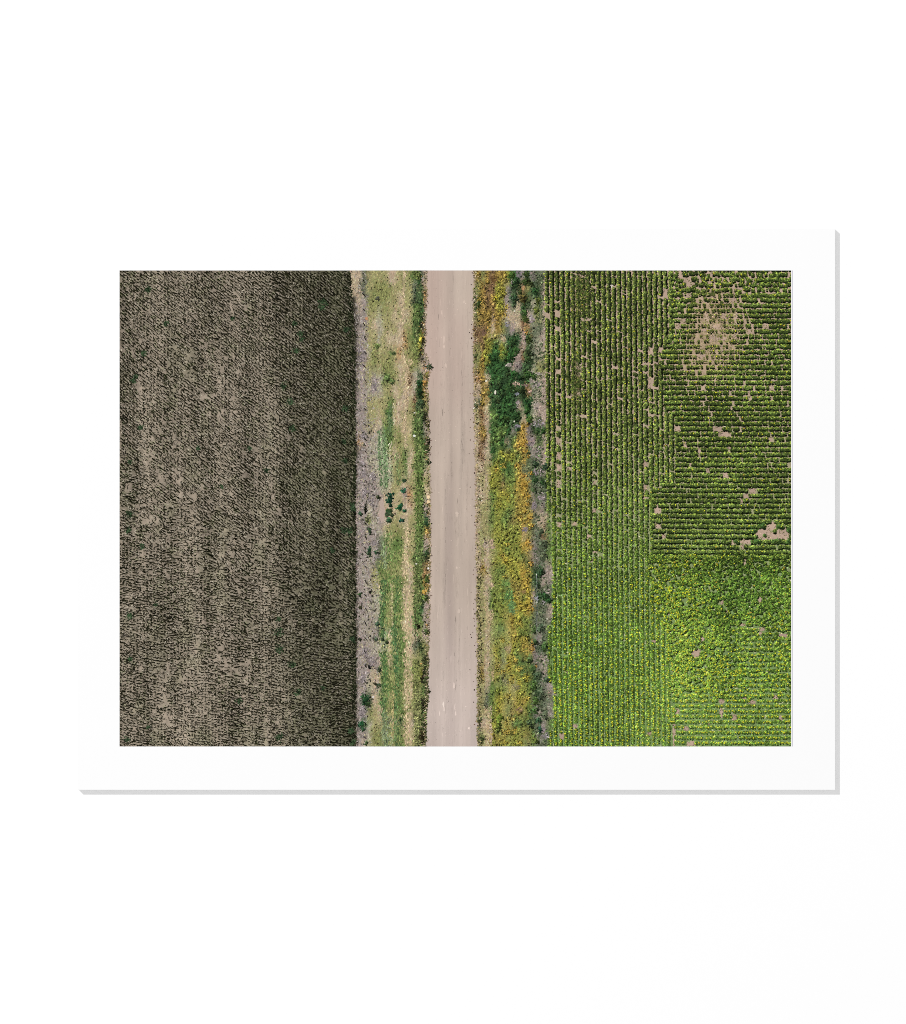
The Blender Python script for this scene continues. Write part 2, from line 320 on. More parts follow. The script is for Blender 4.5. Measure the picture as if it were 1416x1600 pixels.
# ================================================================== 2  grass verge left of the road
def grass_verge(mat, parent):
    ink = Ink()
    ink.sheet(lambda q: fieldR(q) - 1.5, lambda q: roadL(q) + 1.5, lambda X, Y: chartL(X, Y)[..., :3] * (1 + .22 * (fbm(X, Y, 4, 6, 81, 2) - .5))[..., None], 2.0)
    weeds(ink, chartL, fieldR, roadL, 546, 676, 30000, 8, 2.0)
    n = 2600; y = rng.uniform(860, PY1, n); x = rng.normal(612, 15, n); k = (x > 592) & (x < 646); x, y = x[k], y[k]; n = len(x)
    ink.strokes(x, y, rng.uniform(2, 5, n), rng.uniform(.8, 1.7, n), 1.6 + rng.normal(0, .5, n), rng.normal(0, .4, n), np.where(rng.random((n, 1)) < .6, [124, 138, 70.], [158, 154, 92.]) * np.exp(rng.normal(0, .16, (n, 1))), 10)
    # green drill stripes
    for xs, y0, y1, w, col in ((598.5, 912, 988, 3.2, (52,98,46)), (599, 1026, 1096, 4.2, (54,102,44)), (601,1096,1112,3,(70,108,56)), (619, 908, 1000, 2.6, (62,100,46)), (618, 985, 1042, 3.4, (40,94,46)),
                               (620, 1040, 1100, 3.4, (58,102,46)), (619, 1100, 1166, 2.6, (80,116,60)), (609, 905, 930, 3, (70,112,42)), (627, 1000, 1050, 3.2, (84,112,48)), (603,1120,1166,3.4,(104,128,88)),
                               (650, 935, 985, 2.4, (66,112,48)), (608, 838, 868, 5, (86,124,54)), (594, 680, 750, 2, (72,112,66)), (602, 676, 752, 2.2, (80,118,70)), (600, 845, 880, 2.6, (110,132,92)),
                               (610, 640, 672, 2, (84,112,66)), (621, 715, 750, 2.4, (98,120,66))):
        n = int((y1 - y0) * w * .85); y = rng.uniform(y0 - 8, y1 + 8, n); x = xs + rng.normal(0, w * .8, n) + 1.6 * np.sin(y / 23)
        ink.strokes(x, y, rng.uniform(2, 5, n), rng.uniform(.9, 1.8, n), 1.57 + rng.normal(0, .45, n), rng.normal(0, .4, n), (np.array(col) * .74 + .26 * np.array([140, 140, 92.])) * np.exp(rng.normal(0, .22, (n, 1))), 11)
    # bright tan lines (old wheel tracks)
    for pts, w, col in (([(422,632),(540,628),(580,634),(700,633)], 3, (198,172,132)), ([(560,640),(640,634),(680,630)], 4, (194,166,124)), ([(820,637),(900,634),(1000,635),(1166,635)], 4.6, (208,180,136)),
                        ([(630,616),(665,616)], 1.6, (212,196,158)), ([(690,610),(760,608)], 1.8, (206,190,156)), ([(905,592),(930,592)], 1.4, (206,182,130)), ([(820,602),(840,602)], 1.6, (206,188,142)), ([(905,612),(980,613)], 1.4, (196,180,130)), ([(1080,614),(1150,614)], 2, (186,164,104)), ([(985,609),(1010,609)], 2.4, (210,184,144))):
        f = piece(pts); y0, y1 = pts[0][0], pts[-1][0]
        n = int((y1 - y0) * w * .34); y = rng.uniform(y0, y1, n); x = f(y) + rng.normal(0, w * .55, n)
        ink.strokes(x, y, rng.uniform(2, 5, n), rng.uniform(.8, 1.7, n), 1.57 + rng.normal(0, .5, n), 0, np.array(col) * np.exp(rng.normal(0, .13, (n, 1))), 12)
    # dry grey stalks of the field margin
    n = 2600; y = rng.uniform(PY0, PY1, n); x = rng.uniform(554, 592, n)
    lim = piece([(422, 574), (560, 576), (670, 588), (760, 593), (1070, 596), (1090, 584), (1120, 574), (1166, 572)])
    k = (x < lim(y)) & (x > fieldR(y)); x, y = x[k], y[k]; n = len(x)
    ink.strokes(x, y, rng.uniform(2, 6, n), rng.uniform(.5, 1.1, n), rng.random(n) * 3.14, rng.normal(0, .6, n), np.where(rng.random((n, 1)) < .5, [186, 174, 166.], [100, 90, 84.]) * rng.uniform(.8, 1.12, (n, 1)), 12)
    n = 210; y = rng.uniform(660, 1080, n); x = rng.normal(576, 9, n); k = (x < lim(y)) & (x > fieldR(y) + 1); x, y = x[k], y[k]; n = len(x)
    ink.blobs(x, y, rng.uniform(.8, 2.0, n), rng.uniform(.8, 2.2, n), 0, np.array([84, 82, 66.]) * rng.uniform(.5, 1.2, (n, 1)), 12, k=6)
    n = 700; y = rng.uniform(PY0, PY1, n); x = rng.uniform(556, 590, n); k = (x < lim(y)) & (x > fieldR(y)) & (fbm(x, y, 9, 16, 141, 2) > .52); x, y = x[k], y[k]; n = len(x)
    ink.strokes(x, y, rng.uniform(2, 5, n), rng.uniform(.8, 1.8, n), 2.0 + rng.normal(0, .6, n), 0, np.array([160, 150, 112.]) * np.exp(rng.normal(0, .16, (n, 1))), 13)
    # grey-violet patches of cut stalks
    for gx, gy, r_ in ((565,560,6),(563,545,5),(586,602,7),(568,680,6),(566,725,6),(580,780,8),(570,770,6),(567,740,6),(584,745,6),(566,1108,6),(566,1115,5),(580,1035,8),(567,1060,7),(585,850,6),(570,1020,7)):
        n = int(r_ * 9); x = gx + rng.normal(0, r_ * .45, n); y = gy + rng.normal(0, r_ * .6, n)
        ink.strokes(x, y, rng.uniform(2, 4.5, n), rng.uniform(.8, 1.6, n), rng.random(n) * 3.14, 0, np.array([138, 125, 124.]) * np.exp(rng.normal(0, .2, (n, 1))), 12)
    # fence posts' slanting shade along the margin, every 22 or so
    y = 439 + np.arange(33) * 22.3 + rng.normal(0, .8, 33); x = np.interp(y, [422, 560, 700, 1166], [568, 570, 571.5, 571]) + rng.normal(0, .5, 33)
    Lp = rng.uniform(5, 10, 33); Lp[1] = 10
    ink.strokes(x, y, Lp, rng.uniform(1.2, 2.0, 33), .95 + rng.normal(0, .12, 33), 0, np.array([22, 20, 16.]), 15)
    ink.blobs(x - 2, y - 3, 1.0, 1.0, 0, np.array([176, 168, 164.]), 15, k=6)
    # bare tan patches
    for bx, by, rx, ry in ((597, 800, 4.5, 17), (597, 790, 3.5, 10)):
        ink.blobs(np.array([bx]), np.array([by]), rx, ry, 0, np.array([188, 163, 147.]), 13, k=16, jit=.12)
    # shrubs
    for bx, by, rx, ry, col in ((609.5,775,5.2,6,(24,72,50)),(608.5,783,5,5,(24,66,46)),(610,789,2.6,3,(24,60,42)),(605.5,797,3,3,(48,84,44)),(610,797,2.6,3,(52,84,44)),(608,802,4,4,(56,82,50)),(604,804,2.4,2.6,(60,72,48)),
            (612,805,2.4,3,(58,74,48)),(608.5,813,4.4,4,(44,82,52)),(624.5,793.5,4.8,5,(26,80,44)),(627.5,789,2,2.4,(26,72,44)),(632,798.5,2.6,2.4,(34,86,56)),(627.5,813,3.4,3,(32,82,64)),(631,767,3.6,4,(38,92,64)),
            (632,750.5,3,2.6,(52,84,50)),(591,777,3,3,(50,60,40)),(563.5,803,3,3.4,(48,76,52)),(571,795,2.4,6,(24,30,20)),(577,862,2.6,7,(44,76,50)),(578,858,2.4,4,(40,72,46)),(587,863,3,3,(48,78,50)),(578,830,3,6,(52,72,48)),(573,812,2.4,4,(86,92,52)),
            (571,1093,6.5,8,(34,74,40)),(576,1100,3,3,(48,70,38)),(564,1132,4,5,(34,88,52)),(567,1139,2.4,4,(44,80,50)),(590,975,3.2,3.4,(58,84,62)),(577,1042,2,2,(30,34,30)),(592,1047,3,4,(52,66,50)),(592,1070,3,2,(50,70,48)),
            (572,1161,3,3,(60,80,44)),(586,1068,2,2,(60,60,40)),(562,929,3,2.4,(54,80,44)),(563,949,2,2,(70,70,46)),(578,925,1.6,1.6,(36,40,30)),(562,999,1.6,1.6,(40,46,34)),(588,998,2,2.6,(70,90,66)),(598,999,2.4,2.4,(60,84,52)),(603,1003,3,2.4,(66,86,52)),
            (612,596,5,4,(86,110,56)),(606,590,4,5,(98,124,62)),(589,541,5,4,(112,132,66)),(613,552,5,3,(92,112,60)),(590,466,2.4,3,(92,96,78))):
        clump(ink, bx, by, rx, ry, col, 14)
    # green band beside the road, then dark scrub on the road's shoulder
    for y0, y1, xc, w, col in ((424,436,652,4,(70,98,32)),(446,474,655,5,(46,82,46)),(474,502,652,5,(66,104,40)),(498,535,651,4.6,(52,88,36)),(528,560,650,4,(104,124,52)),(594,622,655,4.5,(38,72,34)),(624,640,656,5,(56,84,50)),
                               (640,672,655,6,(60,98,40)),(672,735,654,6.5,(76,112,44)),(735,800,655,6,(78,116,42)),(795,850,655,6,(78,118,44)),(840,880,654,6,(84,122,54)),(875,945,653,6,(78,106,44)),(930,975,651,4,(72,116,48)),
                               (1030,1080,650,5,(120,134,62)),(1045,1060,652,4,(118,138,50)),(1075,1166,652,5,(122,132,70))):
        n = int((y1 - y0) * w * .42); y = rng.uniform(y0, y1, n); x = xc + rng.normal(0, w * .5, n)
        ink.strokes(x + .8, y + .8, rng.uniform(2.5, 5, n), rng.uniform(1.2, 2.4, n), rng.random(n) * 3.14, 0, np.array(col) * rng.uniform(.2, .5, (n, 1)), 13)
        n = int(n * 2.4); y = rng.uniform(y0, y1, n); x = xc + rng.normal(0, w * .55, n)
        ink.strokes(x, y, rng.uniform(2, 4.2, n), rng.uniform(1, 1.9, n), 2.2 + rng.normal(0, .7, n), rng.normal(0, .5, n), (lambda q: np.array(col) * (1 - q) + q * np.array([134, 128, 78.]))(.15 + .5 * rng.random((n, 1)) * (.4 + 1.2 * fbm(x, y, 6, 12, 131, 2))[:, None]) * np.exp(rng.normal(-.04, .26, (n, 1))), 14)
    n = 520; y = rng.uniform(PY0, PY1, n); x = roadL(y) - np.abs(rng.normal(1.5, 3.2, n)) + .8
    shift = np.interp(y, [422, 535, 560, 600, 1166], [-1, -4, -10, -1, 0]); x = x + shift * .6
    for_c = np.where(rng.random((n, 1)) < .62, [40, 44, 24.], np.where(rng.random((n, 1)) < .5, [150, 112, 58.], [84, 100, 46.]))
    ink.strokes(x, y, rng.uniform(1.5, 4.5, n), rng.uniform(.9, 2.2, n), rng.random(n) * 3.14, rng.normal(0, .6, n), for_c * rng.uniform(.6, 1.5, (n, 1)), 15)
    n = 420; y = rng.uniform(1030, PY1, n); x = roadL(y) - np.abs(rng.normal(0, 3.4, n)) + 1
    ink.strokes(x, y, rng.uniform(3, 7, n), rng.uniform(1, 2, n), -.45 + rng.normal(0, .6, n), 0, np.array([70, 80, 42.]) * np.exp(rng.normal(-.2, .5, (n, 1))), 15)
    for bx, by, rx, ry, col in ((671.5,573,4.4,5,(46,66,42)),(667,586,3.4,4,(120,112,48)),(664,598,3,4,(178,128,56)),(656,600,4,6,(30,66,34)),(656,612,4,7,(34,60,30)),(658,630,5,5,(56,80,50)),(662,533,3,4,(36,34,18)),(657.5,531,2,3.4,(206,178,46)),(655,541,1.4,5,(186,178,70)),
            (670,722,3,4,(40,60,30)),(668.5,817,4,7,(40,72,42)),(668,832,3,4,(190,148,70)),(668,865,4,5,(52,78,44)),(664,935,4,4,(84,110,40)),(667,905,3.4,6,(66,92,36)),(664,925,4,4,(206,160,60)),(667,932,3,3,(40,50,30)),(667,987,4,5,(70,88,46)),
            (654,979,2,4.5,(22,22,14)),(664,1027,5,5,(70,80,44)),(664,1062,4,5,(90,102,56)),(661,1060,2,9,(36,32,22)),(661,1100,3,8,(40,40,26)),(659,1150,4,8,(52,44,26)),(668,662,3,4,(60,60,30)),(669,690,3,6,(40,40,24)),(669,700,3,5,(50,60,32)),(667,1080,4,5,(70,84,46)),(665,650,3,4,(38,42,24))):
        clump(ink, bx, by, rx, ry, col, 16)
    for bx, by, rx, ry, col in ((669.5,777,2.6,3.4,(246,214,160)),(669.5,784,2.6,3.2,(242,206,150)),(647.5,681,2,2,(226,226,218)),(651,881,1.6,1.2,(226,222,202)),(669.5,888,1.4,1.8,(240,232,226)),(648,645,1.4,1.2,(210,206,190)),(573,498,2.6,2.4,(202,140,96)),(583.5,1089,2,1.2,(232,226,216))):
        ink.blobs(np.array([bx]), np.array([by]), rx, ry, 0, np.array(col), 18, k=8, jit=.25)
    # dark track line
    y = np.linspace(950, 1010, 22); ink.strokes(649.2 - (y - 980) * .02 + rng.normal(0, .4, 22), y, 4, 1.0, 1.6, 0, np.array([84, 74, 46.]) * rng.uniform(.6, 1.3, (22, 1)), 15)
    n = 900; y = rng.uniform(PY0, PY1, n); x = roadL(y) - np.abs(rng.normal(0, 3.0, n)) + 1.4
    ink.strokes(x, y, rng.uniform(1.5, 4, n), rng.uniform(.7, 1.4, n), rng.normal(0, .9, n), 0, np.where(rng.random((n, 1)) < .5, [122, 116, 70.], [176, 152, 122.]) * np.exp(rng.normal(0, .2, (n, 1))), 17)
    o = ink.build('grass_verge', mat, parent, .80); o['label'] = 'strip of dry and green grass left of the road'
    return o

# ================================================================== 3  dirt road
def dirt_road(mat, parent):
    ink = Ink()
    def col(X, Y):
        u = (X - 668) / 78
        low = sstep(880, 1166, Y)[..., None]
        c = np.array([191, 174, 160.]) * (1 - low) + np.array([198, 182, 173.]) * low
        pink = (sstep(.5, .0, np.abs(u - .12)) * (1 - sstep(560, 700, Y)) * .9 + sstep(.3, 0, np.abs(u - .62)) * sstep(455, 520, Y) * (1 - sstep(600, 680, Y)) * .6)[..., None]
        c = c + pink * np.array([1.5, -3.5, -2.])
        c = c + (np.exp(-((u - .30) / .10) ** 2) + np.exp(-((u - .66) / .10) ** 2))[..., None] * np.array([4, 4, 4.]) - np.exp(-((u - .48) / .07) ** 2)[..., None] * np.array([4, 4, 3.])
        grey = (sstep(.16, 0, np.abs(u - .42)) * sstep(700, 820, Y) * (1 - sstep(1000, 1060, Y)))[..., None]
        c = c - grey * np.array([7, 7, 5.])
        c = c * (1 + .045 * (fbm(X, Y, 2.6, 120, 91, 2) - .5) + .06 * (fbm(X, Y, 9, 240, 92, 2) - .5) + .075 * (fbm(X, Y, 22, 70, 93, 3) - .5))[..., None]
        edge = (sstep(3.5, 0, X - roadL(Y)) + sstep(3.0, 0, roadR(Y) - X))[..., None]
        return c - edge * np.array([6, 9, 9.])
    ink.sheet(lambda q: roadL(q) - .5, lambda q: roadR(q) + .5, col, 3.0, dx=1.0, dy=4.0)
    n = 900; y = rng.uniform(PY0, PY1, n); x = rng.uniform(672, 739, n)
    c = col(x, y)
    ink.strokes(x, y, rng.uniform(3, 16, n), rng.uniform(.4, .9, n), 1.57 + rng.normal(0, .04, n), 0, c * (1 + rng.normal(0, .035, (n, 1))), 4)
    n = 900; y = rng.uniform(PY0, PY1, n); x = rng.uniform(669, 743, n); c = col(x, y)
    ink.blobs(x, y, rng.uniform(.4, 1.0, n), rng.uniform(.4, 1.0, n), 0, c * (1 + rng.normal(0, .06, (n, 1))), 4, k=5)
    # wheel lines and pale scuffs
    for xs, y0, y1, d in ((697,745,890,-.06),(695,880,915,-.07),(694.5,905,944,-.16),(712,800,840,-.05),(712,960,1080,-.03),(718,960,1060,-.03),(722,640,745,-.09),(725,660,720,-.07),(730,730,830,-.05),(716,780,835,-.04),(693,1030,1090,-.07),(714,900,930,-.06),(706,700,750,-.04),(700,1010,1150,.035),(722,560,640,-.04),(690,590,690,-.03)):
        n = int((y1 - y0) / 1.3); y = rng.uniform(y0, y1, n); x = xs + rng.normal(0, 1.0, n)
        ink.strokes(x, y, rng.uniform(8, 18, n), rng.uniform(.5, 1.1, n), 1.57 + rng.normal(0, .02, n), 0, col(x, y) * (1 + .6 * d * rng.uniform(.3, 1.1, (n, 1))), 5)
    for xs, ys, rx, ry, g in ((694,530,1.2,7,.10),(694,542,1.4,3,.14),(697,571,1.6,3.6,.14),(709.5,1071,1.2,5,.22),(693,1101,1.2,4,.25),(694,1108,.9,4,.22),(711,1105,1,6,.16),(712,1115,1.2,4,.2),(687,1115,.9,4,.2),(733,1138,1.7,1.6,.27),(714,802,3,2.4,.12),(714,806,2.4,1,.15),(714,887,1.4,2,.15),(717,955,2,3,.1),(697,1122,1,10,.07),(705,1030,2,8,.06),(728,1104,1.6,1.2,.15),(690,488,1,3,.12),(725,472,2,3,.08)):
        ink.blobs(np.array([xs]), np.array([ys]), rx, ry, 0, np.minimum(col(np.array([xs]), np.array([ys])) * (1 + .7 * g), 240), 6, k=9, jit=.35)
    # small stones and weeds creeping in from both edges
    n = 120; y = rng.uniform(PY0, PY1, n); x = np.where(rng.random(n) < .62, roadR(y) - np.abs(rng.normal(0, 4, n)) - .5, roadL(y) + np.abs(rng.normal(0, 2.2, n)) + .5)
    ink.blobs(x, y, rng.uniform(.5, 1.15, n), rng.uniform(.5, 1.15, n), 0, np.array([84, 62, 54.]) * rng.uniform(.5, 1.6, (n, 1)), 7, k=6)
    for xs, ys, r_ in ((737,528.5,1.4),(741.5,739,1.2),(742,816,1.1),(742.5,959,1.3),(741.5,1078,1.2),(740,1097,.9),(741.5,978,1),(737,996,.9),(743,1018,1),(741,545,.9),(668.6,575,1.2)):
        ink.blobs(np.array([xs]), np.array([ys]), r_, r_, 0, np.array([52, 36, 32.]), 8, k=7)
    o = ink.build('dirt_road', mat, parent); o['label'] = 'straight pale pinkish dirt road'
    return o

# ================================================================== 4  weedy verge right of the road
def weed_strip(mat, parent):
    ink = Ink()
    ink.sheet(lambda q: roadR(q) - 1.0, lambda q: cropL(q) + 4.0, lambda X, Y: chartR(X, Y)[..., :3] * (.9 + .25 * (fbm(X, Y, 4, 4, 95, 2) - .5))[..., None], 2.4)
    weeds(ink, chartR, roadR, lambda q: cropL(q) + 3, 738, 870, 30000, 8, 2.3)
    # bushes: leafy clumps wherever the chart is leafy
    n = 1500; x = rng.uniform(744, 858, n); y = rng.uniform(PY0, PY1, n); c4 = chartR(x, y)
    leaf = (c4[:, 1] > c4[:, 0] * .93) | (c4[:, 2] < 62)
    k = leaf & (c4[:, 3] > .82) & (x < cropL(y)) & (x > roadR(y) + 2) & (rng.random(n) < np.where(y < 720, .95, .45)); x, y, c4 = x[k], y[k], c4[k]
    for i in range(len(x)):
        big = y[i] < 720
        r_ = rng.uniform(1.5, 3.6) if big else rng.uniform(1.2, 2.4)
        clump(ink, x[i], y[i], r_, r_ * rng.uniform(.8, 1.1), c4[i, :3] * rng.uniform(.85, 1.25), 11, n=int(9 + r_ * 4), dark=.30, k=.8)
    # dull scrub on the stony outer edge
    n = 2300; y = rng.uniform(PY0, PY1, n); x = rng.normal(844, 7, n); k = (x < cropL(y) + 2) & (x > 828) & (fbm(x, y, 8, 11, 171, 2) > .47); x, y = x[k], y[k]; n = len(x)
    ink.strokes(x, y, rng.uniform(2, 4.6, n), rng.uniform(.9, 1.9, n), 2.3 + rng.normal(0, .7, n), rng.normal(0, .5, n), np.where(rng.random((n, 1)) < .6, [84, 94, 62.], [54, 70, 42.]) * np.exp(rng.normal(0, .28, (n, 1))), 16)
    # golden plumes
    for bx, by, rx, ry, col in ((822,690,6,4,(220,160,44)),(816,694,5,3,(214,154,40)),(823,705,4,5,(206,146,44)),(826,712,3,3,(206,146,46)),(824,664,4,5,(176,132,44)),(808,729,5,4,(204,148,44)),(830,739,4,4,(222,160,40)),(819,743,6,4,(190,134,54)),(820,757,6,5,(210,152,40)),
            (814,765,5,4,(200,150,44)),(825,775,6,7,(214,156,42)),(822,788,5,6,(204,150,48)),(820,799,5,4,(212,162,50)),(814,808,5,5,(196,150,56)),(828,809,5,5,(206,150,52)),(830,822,6,5,(220,160,44)),(815,823,4,4,(200,160,60)),(824,847,5,6,(214,150,48)),(830,855,5,5,(212,158,60)),(830,880,4,6,(204,146,50)),
            (826,892,4,4,(212,164,56)),(822,912,6,6,(200,150,56)),(824,924,7,8,(206,168,48)),(826,940,8,8,(204,166,44)),(816,948,7,8,(200,164,48)),(831,951,6,5,(212,156,50)),(812,975,6,8,(184,160,60)),(820,1000,8,7,(182,158,56)),(832,1005,4,5,(210,150,56)),(832,1015,5,5,(212,150,62)),(838,1041,3,3,(200,146,70)),
            (805,1032,6,5,(196,156,56)),(785,1050,6,6,(196,152,56)),(800,1060,6,8,(190,160,62)),(822,1058,6,9,(176,164,40)),(812,1046,7,6,(190,158,56)),(822,1092,5,4,(196,156,56)),(795,1088,7,9,(172,150,60)),(792,1142,8,6,(190,142,54)),(804,1142,6,6,(198,148,56)),(812,1160,7,5,(184,160,52)),(790,1160,7,5,(176,150,50)),(800,1122,7,5,(184,154,66)),
            (787,726,4,5,(180,148,44)),(775,735,4,6,(190,154,48)),(785,1000,6,5,(176,148,58)),(790,875,6,6,(186,160,40)),(800,893,8,6,(172,164,44)),(790,900,7,4,(176,160,60)),(794,850,6,5,(184,156,44)),(775,465,6,4,(184,168,24)),(782,476,6,6,(132,140,36)),(791,480,4,5,(186,160,40)),(788,492,6,5,(184,148,44)),(784,458,7,7,(150,140,36)),(749,467,5,5,(178,144,48)),(822,519,4,4,(190,130,50)),(752,594,4,5,(196,148,76)),(755,630,4,6,(186,152,56))):
        col = col if by < 895 or bx > 826 else (int(col[0] * .55 + 78), int(col[1] * .55 + 72), int(col[2] * .6 + 18)); rx, ry = rx * .72, ry * .9; n = int(rx * ry * (.55 if by < 895 else .6)) + 3
        x = bx + rng.normal(0, rx * .5, n); y = by + rng.normal(0, ry * .5, n)
        ink.strokes(x + .7, y + .8, rng.uniform(2, 4, n), rng.uniform(.8, 1.6, n), 2.3 + rng.normal(0, .6, n), 0, np.array(col) * rng.uniform(.2, .55, (n, 1)) * np.array([.9, .9, .8]), 13)
        n = int(n * 1.0); x = bx + rng.normal(0, rx * .6, n); y = by + rng.normal(0, ry * .5, n)
        ink.strokes(x, y, rng.uniform(1.6, 3.8, n), rng.uniform(.9, 1.7, n), 2.3 + rng.normal(0, .6, n), rng.normal(0, .4, n), (np.array(col) * .72 + .28 * np.array([146, 134, 60.])) * np.exp(rng.normal(0, .2, (n, 1))), 14)
    # fresh green patch, grey stones and bare soil spots
    for bx, by, rx, ry, col in ((795,930,8,12,(88,126,62)),(800,945,7,8,(92,130,70)),(790,912,8,6,(94,124,56)),(800,955,6,5,(100,132,76))):
        n = int(rx * ry * 1.6); x = bx + rng.normal(0, rx * .5, n); y = by + rng.normal(0, ry * .5, n)
        ink.strokes(x, y, rng.uniform(2, 4, n), rng.uniform(.8, 1.5, n), 2.3 + rng.normal(0, .5, n), 0, np.array(col) * np.exp(rng.normal(0, .22, (n, 1))), 13)
    for bx, by, rx, ry, col in ((811,428,5,6,(146,132,136)),(793,507,3,5,(150,146,150)),(832,500,3,5,(168,146,152)),(830,495,3,4,(182,170,164)),(800,440,1.4,4,(176,160,150)),(819,525,1.6,7,(190,150,136)),(808,560,5,5,(180,150,138)),(796,570,6,3,(178,164,152)),(806,600,6,3.4,(196,164,140)),(820,602,5,2.4,(170,136,124)),(828,612,3,2,(190,150,134)),(810,632,4,6,(170,152,148)),(808,616,3.4,3,(146,150,158)),(838,634,4,8,(180,160,150)),(840,600,6,6,(178,160,158)),(842,585,5,4,(190,174,164)),
            (842,662,8,7,(160,148,152)),(808,667,5,3.4,(150,138,150)),(830,690,6,7,(160,140,140)),(842,703,6,5,(176,156,156)),(842,737,8,7,(168,148,148)),(846,775,6,6,(176,156,156)),(852,785,5,4,(186,154,140)),(834,790,4,8,(150,134,138)),(820,827,4,4,(140,126,146)),(792,690,3.4,5,(150,140,100)),(818,925,4,3.4,(140,112,64)),(839,935,3,4,(162,158,168)),(841,950,2.6,8,(152,146,156)),(839,990,2,6,(150,150,156)),(850,940,3,4,(160,150,150)),(858,900,6,14,(186,166,150)),(855,925,6,5,(182,166,152)),(853,1033,4,8,(176,158,150)),(848,1041,4,5,(168,152,146)),(860,1075,8,9,(186,168,158)),(846,1107,4,4,(164,146,160)),(848,1140,4,6,(170,150,152)),(854,1150,6,5,(166,154,156)),(840,1165,4,4,(150,130,130)),
            (808,1074,5,3.6,(142,132,92)),(812,1108,5,5,(164,130,92)),(790,1065,5,6,(140,136,92)),(766,1120,2.4,20,(206,180,144)),(767,1150,2.6,16,(208,178,146)),(770,1052,2,12,(198,170,120)),(768,845,3,4,(206,170,140)),(770,855,3,5,(206,172,144)),(768,915,3,6,(210,178,140)),(768,960,3.4,8,(208,176,134)),(794,1015,5,6,(170,146,104)),(787,530,3.6,5,(196,170,124)),(757,520,3.4,5,(134,98,80)),(772,436,5,6,(122,88,48))):
        if by > 780 and bx > 830 and int(bx + by) % 2: continue
        n = int(rx * ry * .8) + 5; a = rng.random(n) * 6.28; q = np.sqrt(rng.random(n))
        ink.strokes(bx + np.cos(a) * q * rx, by + np.sin(a) * q * ry, rng.uniform(2, 4.4, n), rng.uniform(.9, 1.8, n), rng.random(n) * 3.14, 0, np.array(col) * .9 * np.exp(rng.normal(0, .17, (n, 1))), 15)
    # deep green shrubs
    for bx, by, rx, ry, col in ((804,440,7,6,(44,82,52)),(800,430,5,5,(48,92,40)),(822,440,7,7,(40,66,36)),(822,428,5,5,(50,80,42)),(830,444,5,4,(42,60,36)),(838,456,5,7,(34,78,48)),(804,466,6,7,(42,78,56)),(818,466,6,8,(82,84,48)),(812,457,4,4,(46,70,44)),(820,490,4,9,(50,88,44)),(822,500,5,6,(62,88,44)),(840,470,4,6,(72,96,44)),(838,485,4,5,(80,104,44)),(800,535,7,9,(40,78,48)),(806,548,6,7,(44,90,46)),(798,558,7,7,(38,88,46)),
            (826,532,6,6,(56,82,46)),(824,552,6,9,(54,80,56)),(824,560,5,5,(48,82,50)),(790,552,5,5,(66,96,44)),(770,560,7,7,(36,80,46)),(804,584,7,5,(34,86,44)),(812,590,4,4,(30,66,40)),(826,586,7,6,(44,82,44)),(834,588,5,5,(52,94,48)),(800,607,10,6,(40,76,44)),(812,610,7,5,(46,72,44)),(826,628,7,8,(36,82,48)),(824,640,5,5,(38,86,44)),(806,650,9,8,(36,76,44)),(796,640,7,7,(42,84,48)),(790,655,8,6,(44,80,42)),(828,655,5,6,(60,100,50)),(780,600,8,7,(44,78,52)),(776,625,6,6,(48,80,54)),(785,615,7,6,(40,74,48)),
            (849,672,5,5,(50,96,52)),(852,730,5,6,(38,70,60)),(838,725,5,4,(36,70,52)),(836,750,5,4,(44,84,52)),(848,752,5,4,(44,84,50)),(834,765,4,5,(56,88,60)),(846,893,4,8,(40,80,52)),(840,898,5,5,(48,84,62)),(840,912,5,6,(52,88,64)),(852,932,7,8,(42,88,52)),(858,938,4,4,(36,80,46)),(834,985,5,7,(74,112,68)),(836,1003,5,4,(52,88,56)),(845,982,5,6,(66,96,80)),(852,1010,5,7,(58,98,58)),(850,1012,4,6,(52,92,50)),
            (828,1030,5,6,(70,104,66)),(832,1045,6,6,(66,108,62)),(842,1055,6,6,(62,92,74)),(854,1062,6,5,(62,92,76)),(834,1072,5,7,(60,100,52)),(846,1085,5,7,(74,98,84)),(836,1095,5,7,(70,112,56)),(836,1110,5,6,(56,100,52)),(844,1140,3.6,6,(36,84,72)),(842,1125,5,5,(46,88,66)),(828,1130,5,5,(66,98,72)),(838,1158,4,5,(84,116,52)),(852,1118,5,6,(84,108,92)),(850,850,5,6,(74,98,82)),(845,830,4,6,(72,98,80)),(850,868,5,5,(78,100,84)),
            (746,477,4,5,(50,76,40)),(743,557,3,4,(64,88,60)),(744,634,2.6,4,(60,84,66)),(749,780,3,2.6,(80,100,70)),(750,1125,3.4,5,(62,84,56)),(752,1155,4,7,(78,104,62)),(780,1130,4,10,(96,128,50)),(782,1120,4,5,(92,128,44)),(778,1080,4,6,(100,124,52)),(786,1056,4,5,(100,112,72)),(777,1060,3,3,(92,112,52))):
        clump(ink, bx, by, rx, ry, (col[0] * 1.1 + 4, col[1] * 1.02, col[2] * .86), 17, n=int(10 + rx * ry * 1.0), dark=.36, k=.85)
    # dark spots of the road's shoulder
    n = 400; y = rng.uniform(PY0, PY1, n); x = roadR(y) + np.abs(rng.normal(2.5, 2.4, n)) + np.where(rng.random(n) < .25, rng.uniform(0, 20, n), 0)
    k = (y > 560) | (rng.random(n) < .8); x, y = x[k], y[k]; n = len(x)
    ink.strokes(x, y, rng.uniform(1.2, 3.6, n), rng.uniform(.8, 1.9, n), rng.random(n) * 3.14, rng.normal(0, .5, n), np.array([58, 50, 30.]) * rng.uniform(.5, 1.7, (n, 1)), 20)
